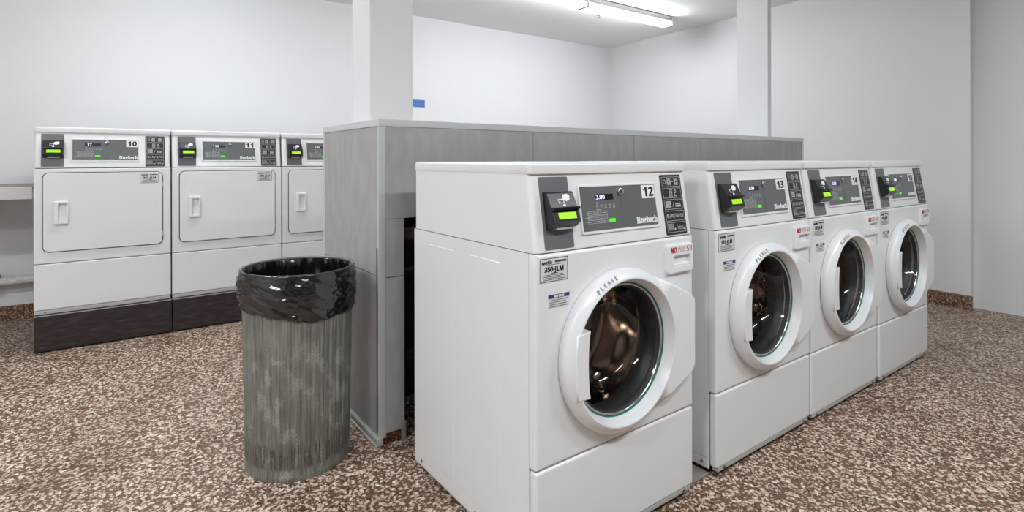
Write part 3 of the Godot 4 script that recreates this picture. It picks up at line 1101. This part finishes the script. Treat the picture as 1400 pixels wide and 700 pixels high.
	for i in word.length():
		var ang := deg_to_rad(123.0 - 3.9 * i)
		var t := letters(word[i], 0.0125, bold)
		var pos := c + Vector2.from_angle(ang) * 0.2255
		lst.append_from(t, 0, Transform3D(Basis(Vector3.BACK, ang - PI / 2) * Basis(Vector3.RIGHT, -0.66), Vector3(pos.x, pos.y, 0.0408)))
	mi("door_lettering", lst.commit(), M.worn_print, door)
	# boot and drum
	mi("door_boot", lathe_z(c, [Vector2(0.207, -0.028), Vector2(0.196, -0.05), Vector2(0.190, -0.075), Vector2(0.205, -0.095)], 48), M.boot_rubber, n)
	var drum := mi("drum", lathe_z(c, [Vector2(0.198, -0.09), Vector2(0.215, -0.10), Vector2(0.262, -0.135), Vector2(0.266, -0.16), Vector2(0.262, -0.21), Vector2(0.266, -0.26), Vector2(0.262, -0.31), Vector2(0.266, -0.36), Vector2(0.266, -0.40), Vector2(0.250, -0.44), Vector2(0.215, -0.452), Vector2(0.19, -0.445), Vector2(0.15, -0.455), Vector2(0.11, -0.44), Vector2(0.09, -0.40), Vector2(0.05, -0.385), Vector2(0.0, -0.382)], 64, [1]), M.drum_steel, n)
	for i in 3:
		var ang := TAU * i / 3.0 + 0.5 + 0.7 * number.to_int()
		var o := mi("lifter", rbox(Vector3(-0.03, -0.262, -0.43), Vector3(0.03, -0.17, -0.17), 0.026, 3), M.drum_steel, drum, DOOR)
		o.rotation.z = ang
	var dots := begin()
	for i in 26:
		for j in 5:
			ring_into(dots, c + Vector2.from_angle(TAU * i / 26.0 + 0.12 * j) * (0.130 + 0.020 * j), 0.0, 0.004, -0.437, 6)
	mi("drum_holes", done(dots), M.rubber, drum)
	console(n, SEAM, number, "3.00")
	service_sticker(n, Vector3(0.011, 0.798, 0.0), code)
	notice_label(n, Vector3(0.042, 0.727, 0.0))
	return n

var foot_cache: ArrayMesh
func foot_mesh() -> ArrayMesh:
	if foot_cache == null:
		var st := begin()
		var loops := []
		for q in [[0.022, 0.0], [0.022, 0.008], [0.010, 0.012], [0.010, 0.03]]:
			loops.append(at_y(circle(Vector2.ZERO, q[0], 16), q[1]))
		strips(st, loops, [1, 2, 3])
		cap(st, loops[0], true)
		foot_cache = done(st)
	return foot_cache

func lathe_x(x: float, yz: Vector2, r: float, side: float) -> ArrayMesh:
	var st := begin()
	var loops := []
	for q in [[r, 0.0], [r, 0.0015], [r * 0.6, 0.003], [0.0003, 0.0032]]:
		var l := PackedVector3Array()
		for i in 12:
			var a := TAU * i / 12.0 * side
			l.append(Vector3(x + side * q[1], yz.x + q[0] * cos(a), yz.y + q[0] * sin(a)))
		loops.append(l)
	strips(st, loops, [1])
	return done(st)

func washers() -> void:
	washer("12", "350-JLM", Vector3(0.0, 0, 0.0), "white front-loading washer 12 with its whole left side exposed beside the trash can")
	washer("13", "351-JLM", Vector3(0.8155, 0, 0.0), "white front-loading washer 13 standing just past the open gap in the row")
	washer("14", "352-JLM", Vector3(1.5027, 0, 0.004), "white front-loading washer 14 squeezed between washers 13 and 15")
	washer("15", "353-JLM", Vector3(2.1897, 0, 0.012), "white front-loading washer 15 ending the row toward the bare right wall")

# ------------------------------------------------------------------ dryers on dark plinths
func dryer(number: String, code: String, at: Vector3, digits: String, label: String) -> void:
	var seam := 0.860
	var n := thing("tumble_dryer", label, "dryer", at, "dryers along the back wall")
	mi("cabinet", rbox(Vector3(0.0, 0.0, -DEPTH), Vector3(W, seam - 0.003, -0.030), 0.003, 1), M.enamel, n)
	mi("front_panel", rbox(Vector3(0.0, 0.298, -0.031), Vector3(W, seam - 0.003, 0.0), 0.006, 2), M.enamel, n)
	mi("lower_panel", rbox(Vector3(0.0, 0.026, -0.031), Vector3(W, 0.295, 0.0), 0.006, 2), M.enamel, n)
	var kr := mi("kick_rail", rbox(Vector3(0.002, 0.002, -0.03), Vector3(W - 0.002, 0.0245, -0.001), 0.002, 1), M.rail_grey, n)
	for x in [0.05, W - 0.05]:
		mi("bolt", lathe_z(Vector2(x, 0.013), [Vector2(0.005, -0.002), Vector2(0.005, 0.001), Vector2(0.0, 0.0015)], 12), M.steel, kr)
	mi("door_gap_shade", plate(rrect(0.0385, 0.3625, 0.6375, 0.8355, 0.034, 6), -0.001, 0.0012), M.gap_shade, n)  # dark sheet draws the shaded gap around the door
	var door := mi("door", plate(rrect(0.043, 0.367, 0.633, 0.831, 0.030, 6), 0.0, 0.010, 0.003), M.enamel, n)
	mi("hinge_pin", box(Vector3(0.633, 0.74, 0.001), Vector3(0.638, 0.765, 0.008)), M.rail_grey, door)
	mi("hinge_pin", box(Vector3(0.633, 0.42, 0.001), Vector3(0.638, 0.445, 0.008)), M.rail_grey, door)
	mi("handle", pierced(rrect(0.091, 0.528, 0.160, 0.664, 0.006, 3), rrect(0.112, 0.541, 0.153, 0.651, 0.005, 3), Vector2(0.132, 0.596), 0.009, 0.026, 0.004, 0.014, true, 40), M.plastic, door)
	service_sticker(door, Vector3(0.512, 0.760, 0.010), code)
	console(n, seam, number, digits)

func dryers() -> void:
	var z := -3.0845
	var labels := ["white tumble dryer numbered 10 beside the folding counter", "white tumble dryer numbered 11 between two other dryers", "white tumble dryer partly hidden behind the end of the grey partition"]
	var plinths := ["dark brown wooden plinth with its left end exposed next to the counter", "dark brown wooden plinth under dryer 11, its corner hidden by the trash can", "dark brown wooden plinth hidden behind the trash can and partition end"]
	for k in 3:
		var x := -1.2655 + 0.6875 * k
		dryer(["10", "11", ""][k], ["362-JLM", "354-JLM", "355-JLM"][k], Vector3(x, 0.2235, z), ["17", "150", "150"][k], labels[k])
		var p := thing("plinth", plinths[k], "plinth", Vector3(x, 0, z), "plinths under the dryers")
		mi("front_board", rbox(Vector3(0.001, 0.010, -0.028), Vector3(W + 0.004, 0.214, 0.004), 0.002, 1), M.plinth_wood, p)
		mi("edge_strip", rbox(Vector3(0.001, 0.2135, -0.028), Vector3(W + 0.004, 0.2185, 0.0045), 0.001, 1), M.plinth_edge, p)
		mi("toe_board", box(Vector3(0.01, 0.0, -0.05), Vector3(W - 0.01, 0.03, -0.02)), M.rubber, p)
		mi("frame", box(Vector3(0.004, 0.0, -DEPTH + 0.02), Vector3(W - 0.004, 0.2225, -0.05)), M.plinth_wood, p)

# ------------------------------------------------------------------ galvanised can and its black liner
func trash_can() -> void:
	var at := Vector3(-0.325, 0, -1.045)
	var n := thing("trash_can", "tall galvanised metal trash can with fluted sides and stains", "trash can", at)
	var H := 0.722
	var st := begin()
	st.set_smooth_group(1)
	var N := 360
	var ys := [0.0, 0.012, 0.020, 0.032, 0.050, 0.075, 0.18, 0.30, 0.42, 0.54, 0.64, 0.69, H]
	var rn := fnl(81, 1.3, 2)
	for k in ys.size() - 1:
		for i in N:
			var q := []
			for e in [[i, k], [i + 1, k], [i + 1, k + 1], [i, k + 1]]:
				var a: float = TAU * e[0] / N
				var y: float = ys[e[1]]
				var flute := smoothstep(0.035, 0.08, y) * (1.0 - smoothstep(0.66, 0.69, y))
				var r := 0.1855 + (0.199 - 0.1855) * y / H
				var ph := fposmod(a * 36.0 / TAU, 1.0)
				r += -0.0048 * flute * smoothstep(0.60, 0.80, ph) * (1.0 - smoothstep(0.8, 1.0, ph)) + 0.002 * rn.get_noise_3d(cos(a), sin(a), y * 1.5)
				if y > 0.005 and y < 0.025:
					r += 0.0025
				q.append([Vector3(cos(a) * r, y, -sin(a) * r), Vector2(float(e[0]) / N, 1.0 - y / H)])
			for t in [0, 2, 1, 0, 3, 2]:
				st.set_uv(q[t][1])
				st.add_vertex(q[t][0])
	mi("can_body", done(st), M.zinc, n)
	# side seam and wire rim
	var a0 := deg_to_rad(-78.0)
	var sb := begin()
	rbox_into(sb, Vector3(-0.004, 0.03, -0.002), Vector3(0.004, 0.68, 0.003), 0.0015, 1)
	var seam := mi("side_seam", done(sb), M.zinc, n, Vector3(cos(a0) * 0.187, 0, -sin(a0) * 0.187))
	seam.rotation.y = a0 + PI / 2
	seam.rotation.x = 0.0187
	mi("can_floor", prism(circle(Vector2.ZERO, 0.184, 48), 0.004, 0.010), M.steel, n)
	var rim := []
	for i in 49:
		rim.append(Vector3(cos(TAU * i / 48.0) * 0.1995, H, sin(TAU * i / 48.0) * 0.1995))
	mi("wire_rim", tube(rim, 0.005, 8), M.zinc, n)
	# liner
	var noise := fnl(91, 1.0, 4)
	var fold := fnl(92, 1.0, 3)
	fold.fractal_type = FastNoiseLite.FRACTAL_RIDGED
	var lb := begin()
	lb.set_smooth_group(1)
	var NA := 300
	var path := []   # (v, radius, height above floor or fraction, wrinkle)
	for i in 16:
		var t := i / 15.0
		path.append([lerpf(0.165, 0.194, t), lerpf(0.30, 0.718, t), lerpf(0.034, 0.012, t), 0.0])
	for i in 7:
		var t := (i + 1) / 7.0 * PI
		path.append([0.2005 - 0.0055 * cos(t), 0.718 + 0.009 * sin(t), 0.0020, 0.0])
	for i in 44:
		var t := (i + 1) / 44.0
		path.append([0.206, 0.718, 0.0065, t])
	var grid := []
	for k in path.size():
		var row := PackedVector3Array()
		var s: Array = path[k]
		for i in NA:
			var a := TAU * i / NA
			var ca := cos(a)
			var sa := sin(a)
			var bottom := 0.592 - 0.035 * maxf(0.0, cos(a + deg_to_rad(62.0))) + 0.016 * noise.get_noise_2d(ca * 1.6, sa * 1.6 + 9.0)
			var y: float = s[1]
			var r: float = s[0]
			if s[3] > 0.0:
				var t: float = s[3]
				y = lerpf(0.718, bottom, t)
				r = lerpf(0.206, 0.2025, smoothstep(0.5, 1.0, t)) + 0.004 * sin(t * PI)
				var twist := a + 2.2 * y
				var w1 := fold.get_noise_3d(cos(twist) * 0.75, sin(twist) * 0.75, y * 13.0 + 1.4 * ca)
				var w2 := noise.get_noise_3d(cos(twist) * 2.2, sin(twist) * 2.2, y * 34.0 - 3.0 * sa)
				var w3 := noise.get_noise_3d(ca * 9.0 + y * 9.0, sa * 9.0, y * 26.0)
				r += 0.0075 * w1 * smoothstep(0.0, 0.12, t) + 0.0048 * w2 * smoothstep(0.0, 0.1, t) + 0.0016 * w3
				r = maxf(r, 0.1995)
			else:
				var wr := fold.get_noise_3d(ca * 2.6, sa * 2.6, y * 2.6) * 0.8 + 0.6 * noise.get_noise_3d(ca * 5.0, sa * 5.0, y * 3.0)
				r += s[2] * wr - (s[2] * 0.5 if k < 16 else 0.0)
				if k < 16:
					r = minf(r, 0.188 + 0.007 * k / 15.0)
			row.append(Vector3(ca * r, y, -sa * r))
		grid.append(row)
	for k in grid.size() - 1:
		for i in NA:
			var j := (i + 1) % NA
			quad(lb, grid[k][j], grid[k][i], grid[k + 1][i], grid[k + 1][j])
	# puckered bag bottom
	var low: PackedVector3Array = grid[0]
	for i in NA:
		tri(lb, Vector3(0, 0.22, 0), low[i], low[(i + 1) % NA])
	var bag := mi("bin_liner", done(lb), M.black_film, self, at)
	bag.name = numbered("bin_liner")
	tag(bag, "shiny black plastic bin liner folded over the rim of the metal trash can", "bin liner")

# ------------------------------------------------------------------ folding counter left of the dryers
func counter() -> void:
	var n := thing("folding_counter", "pale folding counter fixed to the back wall beside dryer 10", "counter", Vector3(-2.9, 0, BACK + 0.003))
	mi("counter_top", rbox(Vector3(0, 0.945, 0.0), Vector3(1.60, 0.966, 0.64), 0.003, 1), M.counter_top, n)
	var edge := mi("counter_edge", rbox(Vector3(0, 0.886, 0.632), Vector3(1.60, 0.9655, 0.652), 0.003, 1), M.counter_edge, n)
	var studs := begin()
	for i in 110:
		for j in 5:
			var q := Vector2(0.02 + 0.0143 * i + 0.007 * (j % 2), 0.897 + 0.0135 * j)
			studs.set_smooth_group(-1)
			var d := 0.0042
			var top := Vector3(q.x, q.y, 0.6535)
			var ring := [Vector3(q.x + d, q.y, 0.6519), Vector3(q.x, q.y + d, 0.6519), Vector3(q.x - d, q.y, 0.6519), Vector3(q.x, q.y - d, 0.6519)]
			for k in 4:
				tri(studs, top, ring[k], ring[(k + 1) % 4])
	mi("embossed_studs", done(studs), M.counter_edge, edge).set_meta("kind", "stuff")
	for x in [0.5, 1.25]:
		var st := begin()
		box_into(st, Vector3(x, 0.91, 0.0), Vector3(x + 0.03, 0.944, 0.58))
		box_into(st, Vector3(x, 0.55, 0.0), Vector3(x + 0.03, 0.944, 0.02))
		tube_into(st, [Vector3(x + 0.015, 0.57, 0.02), Vector3(x + 0.015, 0.92, 0.50)], 0.010, 8)
		mi("bracket", done(st), M.black_plastic, n)
	var pst := begin()
	var pts := []
	for i in 33:
		pts.append(Vector3(-2.9 + 0.05 * i, 0.292 + 0.002 * sin(i * 1.7), BACK + 0.09 + 0.002 * cos(i * 2.3)))
	tube_into(pst, pts, 0.029, 14)
	var pipe := thing("lagged_pipe", "white lagged pipe running low along the back wall under the counter", "pipe", Vector3.ZERO)
	mi("lagging", done(pst), M.lagging, pipe)
	for x in [-1.545, -2.3]:
		mi("pipe_clamp", rbox(Vector3(x - 0.02, 0.25, BACK), Vector3(x + 0.02, 0.338, BACK + 0.13), 0.01, 1), M.rubber, pipe)

# ------------------------------------------------------------------ the last small things
func small_things() -> void:
	var s := thing("wall_sign", "small white notice with a blue header on the back wall behind the column", "sign", Vector3(1.52, 1.40, BACK))
	mi("paper", box(Vector3(0, 0, 0.0), Vector3(0.262, 0.36, 0.002)), M.white_print, s)
	mi("header", box(Vector3(0.0, 0.285, 0.001), Vector3(0.262, 0.362, 0.003)), M.sign_blue, s)
	var h := thing("ceiling_hook", "tiny dark hook in the ceiling beside the fluorescent light", "hook", Vector3(3.20, CEIL, -2.94))
	mi("rose", prism_down(0.016, 0.006), M.fixture_metal, h)
	var pts := []
	for i in 10:
		var a := PI * 1.4 * i / 9.0
		pts.append(Vector3(0.012 - 0.012 * cos(a), -0.012 - 0.014 * sin(a), 0))
	mi("hook_wire", tube(pts, 0.003, 8), M.black_plastic, h)
	var g := thing("floor_strip", "flat grey metal strip on the floor in the gap after washer 12", "strip", Vector3(0.69, 0, -0.10))
	mi("strip", rbox(Vector3(0.0, 0.0, 0.0), Vector3(0.125, 0.012, 0.07), 0.003, 1), M.concrete, g)

func prism_down(r: float, h: float) -> ArrayMesh:
	return prism(circle(Vector2.ZERO, r, 16), -h, 0.0)
